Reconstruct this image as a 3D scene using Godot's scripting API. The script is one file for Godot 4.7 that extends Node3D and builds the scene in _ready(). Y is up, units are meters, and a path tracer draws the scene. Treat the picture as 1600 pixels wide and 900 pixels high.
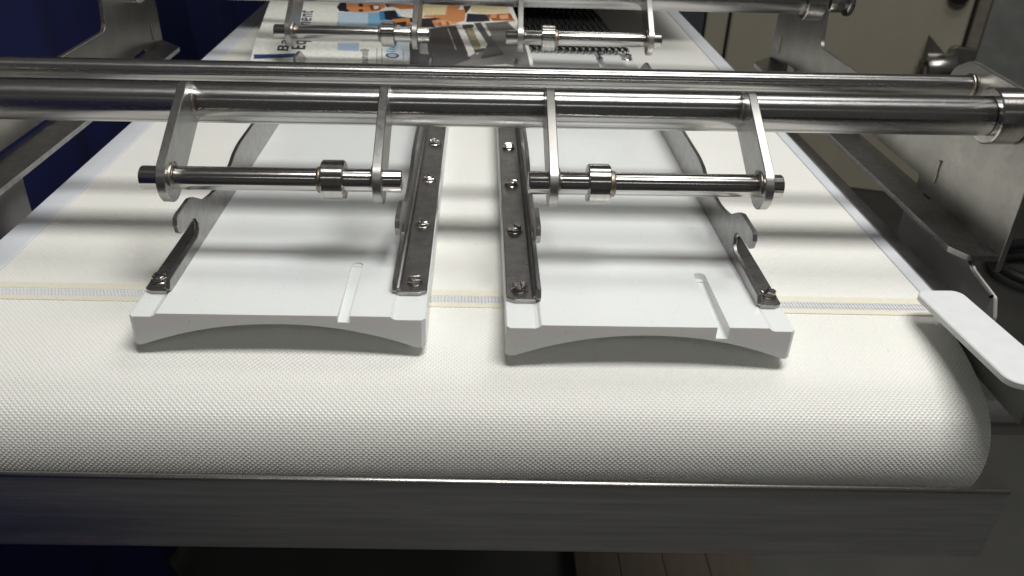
extends Node3D
# A white dough conveyor seen close up: two pressure boards under two hanger bars.

var taken := {}
var M := {}
var rng := RandomNumberGenerator.new()

# ---------------------------------------------------------------- mesh helpers
class MB:
	var v := PackedVector3Array()
	var n := PackedVector3Array()
	var uv := PackedVector2Array()
	var use_uv := false
	func tri(a: Vector3, b: Vector3, c: Vector3, na: Vector3, nb: Vector3, nc: Vector3) -> void:
		if (b - a).cross(c - a).dot(na + nb + nc) > 0.0:
			v.append(a); v.append(c); v.append(b)
			n.append(na); n.append(nc); n.append(nb)
		else:
			v.append(a); v.append(b); v.append(c)
			n.append(na); n.append(nb); n.append(nc)
	func quad(a: Vector3, b: Vector3, c: Vector3, d: Vector3, na: Vector3, nb: Vector3, nc: Vector3, nd: Vector3) -> void:
		tri(a, b, c, na, nb, nc)
		tri(a, c, d, na, nc, nd)
	func flat(a: Vector3, b: Vector3, c: Vector3, d: Vector3, towards: Vector3) -> void:
		var k := (b - a).cross(c - a).normalized()
		if k.dot(towards) < 0.0:
			k = -k
		quad(a, b, c, d, k, k, k, k)
	func mesh() -> ArrayMesh:
		var arr := []
		arr.resize(Mesh.ARRAY_MAX)
		arr[Mesh.ARRAY_VERTEX] = v
		arr[Mesh.ARRAY_NORMAL] = n
		if use_uv:
			arr[Mesh.ARRAY_TEX_UV] = uv
		var m := ArrayMesh.new()
		m.add_surface_from_arrays(Mesh.PRIMITIVE_TRIANGLES, arr)
		return m

	# polygon pts (local x, y) extruded along local z from d0 to d1, chamfered by bev, moved by xf
	func prism(pts: PackedVector2Array, d0: float, d1: float, xf: Transform3D, bev := 0.0) -> void:
		var p := pts.duplicate()
		if Geometry2D.is_polygon_clockwise(p):
			p.reverse()
		var k := p.size()
		var inner := PackedVector2Array()
		var en: Array[Vector2] = []
		for i in k:
			var e: Vector2 = (p[(i + 1) % k] - p[i]).normalized()
			en.append(Vector2(e.y, -e.x))
		for i in k:
			var a: Vector2 = en[(i + k - 1) % k]
			var b: Vector2 = en[i]
			var m: Vector2 = (a + b)
			var l := m.length_squared()
			inner.append(p[i] - (m * (2.0 * bev / l) if l > 0.3 else b * bev))
		var B := xf.basis
		var idx := Geometry2D.triangulate_polygon(inner)
		var up: Vector3 = (B * Vector3(0, 0, 1)).normalized()
		for t in range(0, idx.size(), 3):
			var q0: Vector2 = inner[idx[t]]
			var q1: Vector2 = inner[idx[t + 1]]
			var q2: Vector2 = inner[idx[t + 2]]
			tri(xf * Vector3(q0.x, q0.y, d1), xf * Vector3(q1.x, q1.y, d1), xf * Vector3(q2.x, q2.y, d1), up, up, up)
			tri(xf * Vector3(q0.x, q0.y, d0), xf * Vector3(q1.x, q1.y, d0), xf * Vector3(q2.x, q2.y, d0), -up, -up, -up)
		for i in k:
			var j := (i + 1) % k
			var e0: Vector2 = en[i]
			var ea: Vector2 = en[(i + k - 1) % k]
			var eb: Vector2 = en[j]
			var n0: Vector2 = (e0 + ea).normalized() if e0.dot(ea) > 0.75 else e0
			var n1: Vector2 = (e0 + eb).normalized() if e0.dot(eb) > 0.75 else e0
			var w0 := (B * Vector3(n0.x, n0.y, 0)).normalized()
			var w1 := (B * Vector3(n1.x, n1.y, 0)).normalized()
			quad(xf * Vector3(p[i].x, p[i].y, d0 + bev), xf * Vector3(p[j].x, p[j].y, d0 + bev), xf * Vector3(p[j].x, p[j].y, d1 - bev), xf * Vector3(p[i].x, p[i].y, d1 - bev), w0, w1, w1, w0)
			if bev > 0.0:
				var t0 := (w0 + up).normalized()
				var t1 := (w1 + up).normalized()
				quad(xf * Vector3(p[i].x, p[i].y, d1 - bev), xf * Vector3(p[j].x, p[j].y, d1 - bev), xf * Vector3(inner[j].x, inner[j].y, d1), xf * Vector3(inner[i].x, inner[i].y, d1), t0, t1, t1, t0)
				t0 = (w0 - up).normalized()
				t1 = (w1 - up).normalized()
				quad(xf * Vector3(p[i].x, p[i].y, d0 + bev), xf * Vector3(p[j].x, p[j].y, d0 + bev), xf * Vector3(inner[j].x, inner[j].y, d0), xf * Vector3(inner[i].x, inner[i].y, d0), t0, t1, t1, t0)

	func box(c: Vector3, s: Vector3, bev := 0.0, turn := Basis()) -> void:
		var h := s / 2.0
		prism(PackedVector2Array([Vector2(-h.x, -h.y), Vector2(h.x, -h.y), Vector2(h.x, h.y), Vector2(-h.x, h.y)]), -h.z, h.z, Transform3D(turn, c), bev)

	# texture coordinates along and round a turned part, for the direction of its polish
	func polish_uv(a: Vector2, b: Vector2, t0: float, t1: float, flipped: bool) -> void:
		var p := [Vector2(a.x, t0 * 0.01), Vector2(b.x, t0 * 0.01), Vector2(b.x, t1 * 0.01), Vector2(a.x, t1 * 0.01)]
		for q in ([0, 2, 1, 0, 3, 2] if flipped else [0, 1, 2, 0, 2, 3]):
			uv.append(p[q] * 20.0)

	# profile of (along x, radius), turned round the local x axis
	func lathe(prof: PackedVector2Array, segs: int, xf: Transform3D) -> void:
		var k := prof.size()
		for i in k - 1:
			var a: Vector2 = prof[i]
			var b: Vector2 = prof[i + 1]
			var e := (b - a).normalized()
			var m := Vector2(-e.y, e.x)
			var ma := m
			var mb := m
			if i > 0:
				var f := (a - prof[i - 1]).normalized()
				var g := Vector2(-f.y, f.x)
				if g.dot(m) > 0.8: ma = (g + m).normalized()
			if i < k - 2:
				var f := (prof[i + 2] - b).normalized()
				var g := Vector2(-f.y, f.x)
				if g.dot(m) > 0.8: mb = (g + m).normalized()
			for s in segs:
				var t0 := TAU * s / segs
				var t1 := TAU * (s + 1) / segs
				var c0 := Vector2(cos(t0), sin(t0))
				var c1 := Vector2(cos(t1), sin(t1))
				var first := v.size()
				quad(xf * Vector3(a.x, a.y * c0.x, a.y * c0.y), xf * Vector3(b.x, b.y * c0.x, b.y * c0.y), xf * Vector3(b.x, b.y * c1.x, b.y * c1.y), xf * Vector3(a.x, a.y * c1.x, a.y * c1.y),
					(xf.basis * Vector3(ma.x, ma.y * c0.x, ma.y * c0.y)).normalized(), (xf.basis * Vector3(mb.x, mb.y * c0.x, mb.y * c0.y)).normalized(), (xf.basis * Vector3(mb.x, mb.y * c1.x, mb.y * c1.y)).normalized(), (xf.basis * Vector3(ma.x, ma.y * c1.x, ma.y * c1.y)).normalized())
				if use_uv:
					polish_uv(a, b, t0, t1, v[first + 1].distance_squared_to(xf * Vector3(b.x, b.y * c0.x, b.y * c0.y)) > 1e-12)

	func rod(x0: float, x1: float, r: float, bev: float, segs: int, xf: Transform3D) -> void:
		lathe(PackedVector2Array([Vector2(x0, 0), Vector2(x0, r - bev), Vector2(x0 + bev * 0.4, r - bev * 0.35), Vector2(x0 + bev, r), Vector2(x1 - bev, r), Vector2(x1 - bev * 0.4, r - bev * 0.35), Vector2(x1, r - bev), Vector2(x1, 0)]), segs, xf)

	# a round wire along points, radius from rad
	func wire(pts: PackedVector3Array, rad: PackedFloat32Array, sides: int, closed := false) -> void:
		var k := pts.size()
		var rings: Array[PackedVector3Array] = []
		var side := Vector3.ZERO
		for i in k:
			var a := pts[i - 1] if i > 0 else (pts[k - 1] if closed else pts[0])
			var b := pts[i + 1] if i < k - 1 else (pts[0] if closed else pts[k - 1])
			var d := (b - a).normalized()
			if side == Vector3.ZERO:
				side = d.cross(Vector3(0.31, 0.9, 0.27)).normalized()
			side = (side - d * side.dot(d)).normalized()
			var other := d.cross(side)
			var ring := PackedVector3Array()
			for s in sides:
				var t := TAU * s / sides
				ring.append(side * cos(t) + other * sin(t))
			rings.append(ring)
		var last := k if closed else k - 1
		for i in last:
			var j := (i + 1) % k
			for s in sides:
				var u := (s + 1) % sides
				var A := rings[i]
				var Bq := rings[j]
				quad(pts[i] + A[s] * rad[i], pts[j] + Bq[s] * rad[j], pts[j] + Bq[u] * rad[j], pts[i] + A[u] * rad[i], A[s], Bq[s], Bq[u], A[u])

static func vec2s(a: Array) -> PackedVector2Array:
	var p := PackedVector2Array()
	for i in range(0, a.size(), 2):
		p.append(Vector2(a[i], a[i + 1]))
	return p

# rounds the corners of a polygon; radii per corner (one number for all)
static func rounded(p: PackedVector2Array, radii: Array, steps := 5) -> PackedVector2Array:
	var q := PackedVector2Array()
	var k := p.size()
	for i in k:
		var r: float = radii[i % radii.size()]
		var a := p[(i + k - 1) % k]
		var b := p[i]
		var c := p[(i + 1) % k]
		var u := (a - b).normalized()
		var w := (c - b).normalized()
		var half := acos(clampf(u.dot(w), -1, 1)) / 2.0
		if r <= 0.0 or half > 1.55:
			q.append(b)
			continue
		var cut := minf(r / tan(half), minf((a - b).length(), (c - b).length()) * 0.48)
		var rr := cut * tan(half)
		var centre := b + (u + w).normalized() * (rr / sin(half))
		var s0 := b + u * cut - centre
		var s1 := b + w * cut - centre
		var ang := s0.angle_to(s1)
		for s in steps + 1:
			q.append(centre + s0.rotated(ang * s / steps))
	return q

# basis whose local (x, y, z) are world (z, y, x): polygons in (z, y) extruded across the conveyor
const ACROSS := Basis(Vector3(0, 0, 1), Vector3(0, 1, 0), Vector3(1, 0, 0))
# polygons in (x, z) extruded upwards
const FLATWISE := Basis(Vector3(1, 0, 0), Vector3(0, 0, 1), Vector3(0, 1, 0))

func numbered(called: String) -> String:
	var c: int = taken.get(called, 0)
	taken[called] = c + 1
	return called if c == 0 else "%s_%03d" % [called, c]

func thing(called: String, label: String, category: String, at := Vector3.ZERO, group := "") -> Node3D:
	var o := Node3D.new()
	o.name = numbered(called)
	o.position = at
	add_child(o, true)
	mark(o, label, category, group)
	return o

func mark(o: Node, label: String, category: String, group := "") -> void:
	o.set_meta("label", label)
	o.set_meta("category", category)
	if group:
		o.set_meta("group", group)

func part(called: String, mesh: Mesh, mat: Material, parent: Node3D = self) -> MeshInstance3D:
	var o := MeshInstance3D.new()
	o.name = called
	o.mesh = mesh
	o.material_override = mat
	parent.add_child(o, true)
	return o

func shifted(by: Vector3) -> Transform3D:
	return Transform3D(Basis(), by)

# ---------------------------------------------------------------- materials
func noise_tex(freq: float, lo: float, hi: float, octaves: int, sd: int, size := 512, tint := Color.WHITE) -> NoiseTexture2D:
	var f := FastNoiseLite.new()
	f.noise_type = FastNoiseLite.TYPE_SIMPLEX_SMOOTH
	f.frequency = freq
	f.fractal_octaves = octaves
	f.seed = sd
	var t := NoiseTexture2D.new()
	t.width = size
	t.height = size
	t.seamless = true
	t.noise = f
	var g := Gradient.new()
	g.set_color(0, Color(lo, lo, lo) * tint)
	g.set_color(1, Color(hi, hi, hi) * tint)
	t.color_ramp = g
	return t

func lin(r: float, g: float, b: float) -> Color:
	return Color(r, g, b).linear_to_srgb()

func steel(base: Color, rough: float, scale: Vector3, dirt: Texture2D, grain: Texture2D, metal := 1.0) -> StandardMaterial3D:
	var m := StandardMaterial3D.new()
	m.albedo_color = base
	m.albedo_texture = dirt
	m.metallic = metal
	m.roughness = rough
	m.roughness_texture = grain
	m.uv1_triplanar = true
	m.uv1_scale = scale
	return m

func plain(base: Color, rough: float, tex: Texture2D = null, scale := Vector3.ONE) -> StandardMaterial3D:
	var m := StandardMaterial3D.new()
	m.albedo_color = base
	m.roughness = rough
	if tex:
		m.albedo_texture = tex
		m.uv1_triplanar = true
		m.uv1_scale = scale
	return m

# small dark specks and faint scratches on white plastic, over a slightly uneven tone
func specks(count: int, dark: Color, scratches: int, uneven := 0.015) -> ImageTexture:
	var n := FastNoiseLite.new()
	n.seed = count
	n.frequency = 0.006
	n.fractal_octaves = 4
	var s := 1024
	var img := Image.create(s, s, false, Image.FORMAT_RGB8)
	var low := n.get_seamless_image(256, 256)
	low.resize(s, s, Image.INTERPOLATE_CUBIC)
	for y in s:
		for x in s:
			var k := low.get_pixel(x, y).r
			img.set_pixel(x, y, Color(1.0 - uneven * k, 1.0 - uneven * 1.1 * k, 1.0 - uneven * 1.7 * k))
	for i in scratches:
		var at := Vector2(rng.randf() * s, rng.randf() * s)
		var d := Vector2.RIGHT.rotated(rng.randf_range(-0.4, 0.4) + (PI / 2 if i % 3 == 0 else 0.0))
		var l := rng.randf_range(10, 70)
		var tone := Color(0.93, 0.93, 0.92)
		for q in int(l):
			var p := at + d * q
			img.set_pixel(posmod(int(p.x), s), posmod(int(p.y), s), tone)
	for i in count:
		var x := rng.randi_range(0, s - 3)
		var y := rng.randi_range(0, s - 3)
		var r := 1 if rng.randf() < 0.85 else 2
		img.fill_rect(Rect2i(x, y, r, r), Color(1, 1, 1).lerp(dark, rng.randf_range(0.1, 0.8)))
	return ImageTexture.create_from_image(img)

func materials() -> void:
	var cloudy := noise_tex(0.012, 0.86, 1.0, 4, 11)
	var blotch := noise_tex(0.007, 0.88, 1.0, 5, 23)
	var fine := noise_tex(0.06, 0.7, 1.0, 3, 5)
	var faint := noise_tex(0.015, 0.97, 1.0, 4, 31)
	M.tube = steel(lin(0.6, 0.59, 0.58), 0.3, Vector3(1.6, 26, 26), cloudy, fine)
	M.rod = steel(lin(0.62, 0.6, 0.58), 0.22, Vector3(3, 40, 40), cloudy, fine)
	M.ring = steel(lin(0.62, 0.6, 0.57), 0.24, Vector3(40, 5, 5), cloudy, fine)
	M.plate = steel(lin(0.46, 0.45, 0.42), 0.42, Vector3(5, 5, 5), blotch, fine)
	M.arm = steel(lin(0.5, 0.49, 0.47), 0.4, Vector3(9, 9, 9), blotch, fine)
	M.bracket = steel(lin(0.42, 0.41, 0.405), 0.36, Vector3(12, 12, 12), cloudy, fine)
	M.weld = steel(lin(0.46, 0.41, 0.36), 0.4, Vector3(60, 60, 60), blotch, fine)
	M.scorch = steel(lin(0.36, 0.3, 0.25), 0.5, Vector3(60, 60, 60), blotch, fine)
	M.screw = steel(lin(0.55, 0.52, 0.49), 0.24, Vector3(50, 50, 50), cloudy, fine)
	M.tray = steel(lin(0.76, 0.76, 0.77), 0.46, Vector3(1, 30, 30), cloudy, fine)
	M.wire = steel(lin(0.3, 0.3, 0.3), 0.35, Vector3(30, 30, 30), cloudy, fine)
	M.belt = plain(lin(0.815, 0.812, 0.782), 0.42, specks(260, Color(0.72, 0.69, 0.6), 0, 0.022), Vector3(1.7, 1.7, 1.7))
	M.strip = plain(lin(0.79, 0.755, 0.63), 0.5, faint, Vector3(20, 20, 20))
	M.lacing = plain(lin(0.7, 0.71, 0.72), 0.4)
	M.board = plain(lin(0.9, 0.915, 0.92), 0.2, specks(900, Color(0.45, 0.44, 0.42), 60), Vector3(4, 4, 4))
	M.board.backlight_enabled = true
	M.board.backlight = lin(0.3, 0.31, 0.3)
	M.board.subsurf_scatter_enabled = true
	M.board.subsurf_scatter_strength = 0.12
	M.rail = plain(lin(0.7, 0.72, 0.76), 0.35, faint, Vector3(6, 6, 6))
	M.guard = plain(lin(0.72, 0.735, 0.74), 0.4, faint, Vector3(8, 8, 8))
	M.block = plain(lin(0.1, 0.1, 0.09), 0.55, cloudy, Vector3(8, 8, 8))
	M.floor = plain(lin(0.075, 0.074, 0.067), 0.7, blotch, Vector3(1.3, 1.3, 1.3))
	M.cloth = plain(lin(0.006, 0.01, 0.085), 0.9, cloudy, Vector3(3, 3, 3))
	M.door = plain(lin(0.5, 0.46, 0.36), 0.5, faint, Vector3(1, 1, 1))
	M.frame = plain(lin(0.3, 0.31, 0.29), 0.55, cloudy, Vector3(2, 2, 2))
	M.rust = plain(lin(0.3, 0.27, 0.22), 0.8, blotch, Vector3(9, 9, 9))
	M.gap = plain(lin(0.012, 0.012, 0.011), 0.8)
	M.rubber = plain(lin(0.015, 0.015, 0.016), 0.5)
	M.wall = plain(lin(0.1, 0.105, 0.12), 0.8, cloudy, Vector3(1, 1, 1))
	M.wood = plain(lin(0.085, 0.066, 0.046), 0.6, blotch, Vector3(14, 2, 2))

	M.bar = M.rod.duplicate()
	M.bar.roughness = 0.3
	M.panel = steel(lin(0.5, 0.48, 0.46), 0.55, Vector3(5, 5, 5), blotch, fine, 0.4)
	for m in [M.tube, M.rod, M.ring]:
		m.anisotropy_enabled = true
		m.anisotropy = 0.9

# ---------------------------------------------------------------- the scene
func _ready() -> void:
	rng.seed = 7
	camera_and_light()
	materials()
	surroundings()
	conveyor()
	catch_tray()
	edge_guard()
	await pressure_board("white plastic pressure board on the left with arched front end", Vector3(-0.2055, 0, 0.0687), false)
	await pressure_board("white plastic pressure board on the right with deep open groove", Vector3(0.0250, 0, 0.0760), true)
	var front := hanger_bar("front stainless hanger bar crossing in front of the brochure", Vector3(0.0003, 0.1116, -0.0724))
	front.rotation.z = 0.0075
	var rear := front.duplicate()
	rear.name = numbered("hanger_bar")
	add_child(rear)
	rear.position = Vector3(-0.0025, 0.1142, -0.4794)
	rear.rotation = Vector3(0.066, -0.035, 0.0125)
	mark(rear, "rear stainless hanger bar above the brochure and wire mesh", "hanger bar", "hanger bars across the conveyor")
	await side_plate(1, "right stainless side plate carrying the bar ends, with slotted flange", Vector3(0.3978, 0.0158, 0.0270))
	await side_plate(-1, "left stainless side plate in front of the blue drape", Vector3(-0.3972, 0.0177, 0.0554))
	brochure()
	wire_mesh()

func camera_and_light() -> void:
	var cam := Camera3D.new()
	cam.name = "camera"
	add_child(cam)
	cam.transform = Transform3D(Basis(Vector3(0.99891, 0.03553, 0.03027), Vector3(-0.01565, 0.86588, -0.50001), Vector3(-0.04398, 0.49899, 0.86549)), Vector3(0.0056, 0.2962, 0.5051))
	var lens := CameraAttributesPhysical.new()
	lens.frustum_focal_length = 34.67
	lens.frustum_near = 0.01
	lens.frustum_far = 60.0
	lens.frustum_focus_distance = 0.6
	lens.exposure_aperture = 16.0
	cam.attributes = lens
	cam.fov = 38.19
	cam.near = 0.01
	cam.far = 60.0
	cam.current = true
	var env := Environment.new()
	env.background_mode = Environment.BG_COLOR
	env.background_color = lin(0.045, 0.045, 0.044)
	env.tonemap_mode = Environment.TONE_MAPPER_LINEAR
	env.tonemap_exposure = 1.25
	env.sdfgi_enabled = true
	env.ssao_enabled = true
	env.ssil_enabled = true
	var we := WorldEnvironment.new()
	we.name = "environment"
	we.environment = env
	add_child(we)
	lamp(Vector3(0.36, 1.64, 0.36), 0.9, 0.38, 2.05, "long white fluorescent ceiling lamp above the front of the conveyor")
	lamp(Vector3(0.2, 1.65, 2.2), 2.8, 0.34, 1.65, "long white fluorescent ceiling lamp further in front of the conveyor", Basis(Vector3.RIGHT, -0.5))
	lamp(Vector3(0.85, 1.9, -0.62), 1.3, 0.5, 0.85, "white fluorescent ceiling lamp above the far end of the conveyor")

func lamp(at: Vector3, w: float, d: float, energy: float, label: String, turn := Basis()) -> void:
	var o := thing("ceiling_lamp", label, "lamp", at, "room lamps")
	o.basis = turn
	var b := MB.new()
	b.box(Vector3(0, 0.04, 0), Vector3(w + 0.04, 0.07, d + 0.04), 0.004)
	part("housing", b.mesh(), plain(lin(0.7, 0.7, 0.7), 0.5), o)
	var g := MB.new()
	g.box(Vector3(0, 0.002, 0), Vector3(w, 0.004, d))
	var glow := StandardMaterial3D.new()
	glow.albedo_color = Color(0.9, 0.9, 0.9)
	glow.emission_enabled = true
	glow.emission = Color(1, 0.99, 0.97)
	glow.emission_energy_multiplier = 0.6
	part("lamp_diffuser", g.mesh(), glow, o)
	var l := AreaLight3D.new()
	l.name = "lamp_light"
	l.area_size = Vector2(w, d)
	l.light_energy = energy
	l.light_color = Color(1, 0.995, 0.98)
	l.area_range = 8.0
	l.area_attenuation = 2.0
	l.shadow_enabled = true
	l.position = Vector3(0, -0.006, 0)
	l.rotation.x = -PI / 2
	o.add_child(l)

func surroundings() -> void:
	var b := MB.new()
	b.box(Vector3(0, -0.95, -1.0), Vector3(12, 0.1, 12))
	var f := part("floor", b.mesh(), M.floor)
	f.set_meta("kind", "structure")
	mark(f, "dark stained concrete floor under the conveyor", "floor")
	b = MB.new()
	b.box(Vector3(0, 0.4, -4.6), Vector3(12, 2.6, 0.1))
	var w := part("back_wall", b.mesh(), M.wall)
	w.set_meta("kind", "structure")
	mark(w, "dim grey wall far behind the conveyor", "wall")
	drape()
	door()
	# wooden pallet deck under the machine
	var p := thing("wooden_pallet", "brown wooden pallet on the floor below the tray", "pallet", Vector3(0.3, -0.9, -0.6))
	for i in 4:
		var q := MB.new()
		q.box(Vector3(-0.075 + i * 0.078, 0.055, 0.05), Vector3(0.0765, 0.018, 0.7), 0.002)
		part("plank", q.mesh(), M.wood, p)
	for i in 2:
		var q := MB.new()
		q.box(Vector3(0.04, 0.023, -0.2 + i * 0.5), Vector3(0.31, 0.046, 0.08), 0.002)
		part("crosspiece", q.mesh(), M.wood, p)
	# hose on the floor at the right
	var h := MB.new()
	var pts := PackedVector3Array()
	var rad := PackedFloat32Array()
	for i in 40:
		var t := i / 39.0
		pts.append(Vector3(1.72 + 0.14 * cos(t * 7.5 - 2.4), 0.02 + 0.05 * t, -1.66 + 0.12 * sin(t * 7.5 - 2.4)) + Vector3(0, -0.9, 0))
		rad.append(0.018)
	h.wire(pts, rad, 8)
	mark(part("hose", h.mesh(), M.rubber), "black hose looped on the floor at the far right", "hose")

func drape() -> void:
	var o := thing("drape", "navy blue fabric drape hanging in folds left of the conveyor", "drape", Vector3(-0.6, -0.88, 0))
	var b := MB.new()
	var nz := 260
	var ny := 8
	var grid: Array[PackedVector3Array] = []
	for j in ny + 1:
		var row := PackedVector3Array()
		for i in nz + 1:
			var z := 0.6 - 3.6 * i / nz
			var y := 1.08 * j / ny
			var fall := 1.0 - 0.35 * j / ny
			var x := (0.035 * sin(z * 23.0 + 1.2 * sin(z * 5.0)) + 0.018 * sin(z * 51.0 + 0.6 * y)) * fall
			row.append(Vector3(x - 0.05 * j / ny + 0.09 * pow(1.0 - j / float(ny), 3.0), y, z))
		grid.append(row)
	for j in ny:
		for i in nz:
			var nn: Array[Vector3] = []
			for c in [[j, i], [j + 1, i], [j + 1, i + 1], [j, i + 1]]:
				var jj: int = c[0]
				var ii: int = c[1]
				var dz := grid[jj][mini(ii + 1, nz)] - grid[jj][maxi(ii - 1, 0)]
				var dy := grid[mini(jj + 1, ny)][ii] - grid[maxi(jj - 1, 0)][ii]
				var k := dz.cross(dy).normalized()
				nn.append(k if k.x > 0 else -k)
			b.quad(grid[j][i], grid[j + 1][i], grid[j + 1][i + 1], grid[j][i + 1], nn[0], nn[1], nn[2], nn[3])
	part("fabric", b.mesh(), M.cloth, o)

func door() -> void:
	# local x runs along the door front, z towards the room
	var o := thing("cooler_door", "beige cold room door with steel latch, behind the right side plate", "door", Vector3(1.405, -0.9, -2.364))
	o.basis = Basis(Vector3(0.9621, 0, 0.2728), Vector3(0, 1, 0), Vector3(-0.2728, 0, 0.9621))
	var b := MB.new()
	b.box(Vector3(-0.142, 0.95, -0.04), Vector3(0.77, 1.9, 0.08), 0.006)
	part("door_leaf", b.mesh(), M.door, o)
	b = MB.new()
	b.box(Vector3(-0.575, 0.95, -0.055), Vector3(0.075, 1.9, 0.08), 0.004)
	part("hinge_stile", b.mesh(), M.door, o)
	b = MB.new()
	b.box(Vector3(0.249, 0.95, -0.075), Vector3(0.016, 1.9, 0.08))
	b.box(Vector3(-0.532, 0.95, -0.075), Vector3(0.012, 1.9, 0.08))
	part("gasket", b.mesh(), M.gap, o)
	b = MB.new()
	b.box(Vector3(0.277, 0.95, -0.045), Vector3(0.038, 1.9, 0.08), 0.003)
	part("rusty_edge", b.mesh(), M.rust, o)
	b = MB.new()
	b.box(Vector3(0.7, 0.95, -0.05), Vector3(0.8, 1.9, 0.08), 0.003)
	part("frame_panel", b.mesh(), M.frame, o)
	b = MB.new()
	b.box(Vector3(-0.72, 0.95, -0.06), Vector3(0.2, 1.9, 0.08), 0.003)
	part("frame_panel", b.mesh(), M.wall, o)
	# round bumper near the top of the frame
	b = MB.new()
	b.lathe(PackedVector2Array([Vector2(0, 0.034), Vector2(0.04, 0.033), Vector2(0.055, 0.02), Vector2(0.057, 0)]), 20, Transform3D(Basis(Vector3(0, 0, 1), Vector3(1, 0, 0), Vector3(0, 1, 0)), Vector3(0.185, 0.725, 0)))
	part("bumper", b.mesh(), M.rubber, o)
	# latch bridging the gap
	var latch := MB.new()
	latch.prism(vec2s([0.125, 0.475, 0.122, 0.59, 0.19, 0.53, 0.215, 0.5, 0.2, 0.45]), 0.035, 0.045, Transform3D(), 0.002)
	latch.prism(rounded(vec2s([0.2, 0.44, 0.2, 0.56, 0.29, 0.55, 0.29, 0.44]), [0.01, 0.025, 0.012, 0.01]), 0.002, 0.03, Transform3D(), 0.004)
	var lp := part("latch", latch.mesh(), M.plate, o)
	latch = MB.new()
	latch.rod(0, 0.1, 0.046, 0.008, 24, Transform3D(Basis(Vector3(1, 0.12, 0).normalized(), Vector3(-0.12, 1, 0).normalized(), Vector3(0, 0, 1)), Vector3(0.135, 0.482, 0.04)))
	part("latch_roller", latch.mesh(), M.bar, lp)
	latch = MB.new()
	latch.box(Vector3(0.118, 0.5, 0.06), Vector3(0.016, 0.02, 0.03), 0.003)
	part("latch_pin", latch.mesh(), M.screw, lp)
	latch = MB.new()
	latch.rod(0, 0.012, 0.012, 0.003, 16, Transform3D(Basis(Vector3(0, 0, 1), Vector3(1, 0, 0), Vector3(0, 1, 0)), Vector3(0.225, 0.52, 0.03)))
	part("latch_bolt", latch.mesh(), M.screw, lp)
	b = MB.new()
	b.box(Vector3(-0.1, 0.012, -0.03), Vector3(0.7, 0.024, 0.03), 0.003)
	part("door_sweep", b.mesh(), M.gap, o)

# ---------------------------------------------------------------- conveyor
func belt_path(step: float) -> Array:
	var key := vec2s([-1.35, 0, -0.6, 0, -0.2, 0, -0.03, 0, 0.0, 0, 0.027, -0.0006, 0.051, -0.0038, 0.07, -0.0085, 0.09, -0.0165, 0.1045, -0.0275, 0.1122, -0.0425, 0.1135, -0.058, 0.1105, -0.0735, 0.103, -0.089, 0.09, -0.103, 0.071, -0.113, 0.05, -0.117, -0.1, -0.117, -0.4, -0.117])
	var fine := PackedVector2Array()
	for i in key.size() - 1:
		var p0 := key[maxi(i - 1, 0)]
		var p3 := key[mini(i + 2, key.size() - 1)]
		for s in 40:
			fine.append(key[i].cubic_interpolate_in_time(key[i + 1], p0, p3, s / 40.0, (key[i + 1] - key[i]).length(), -(key[i] - p0).length(), (p3 - key[i]).length()))
	fine.append(key[key.size() - 1])
	var out := PackedVector2Array([fine[0]])
	var left := step
	for i in fine.size() - 1:
		var a := fine[i]
		var b := fine[i + 1]
		var l := (b - a).length()
		var at := 0.0
		while l - at >= left:
			at += left
			out.append(a.lerp(b, at / l))
			left = step
		left -= l - at
	return [out]

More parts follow.
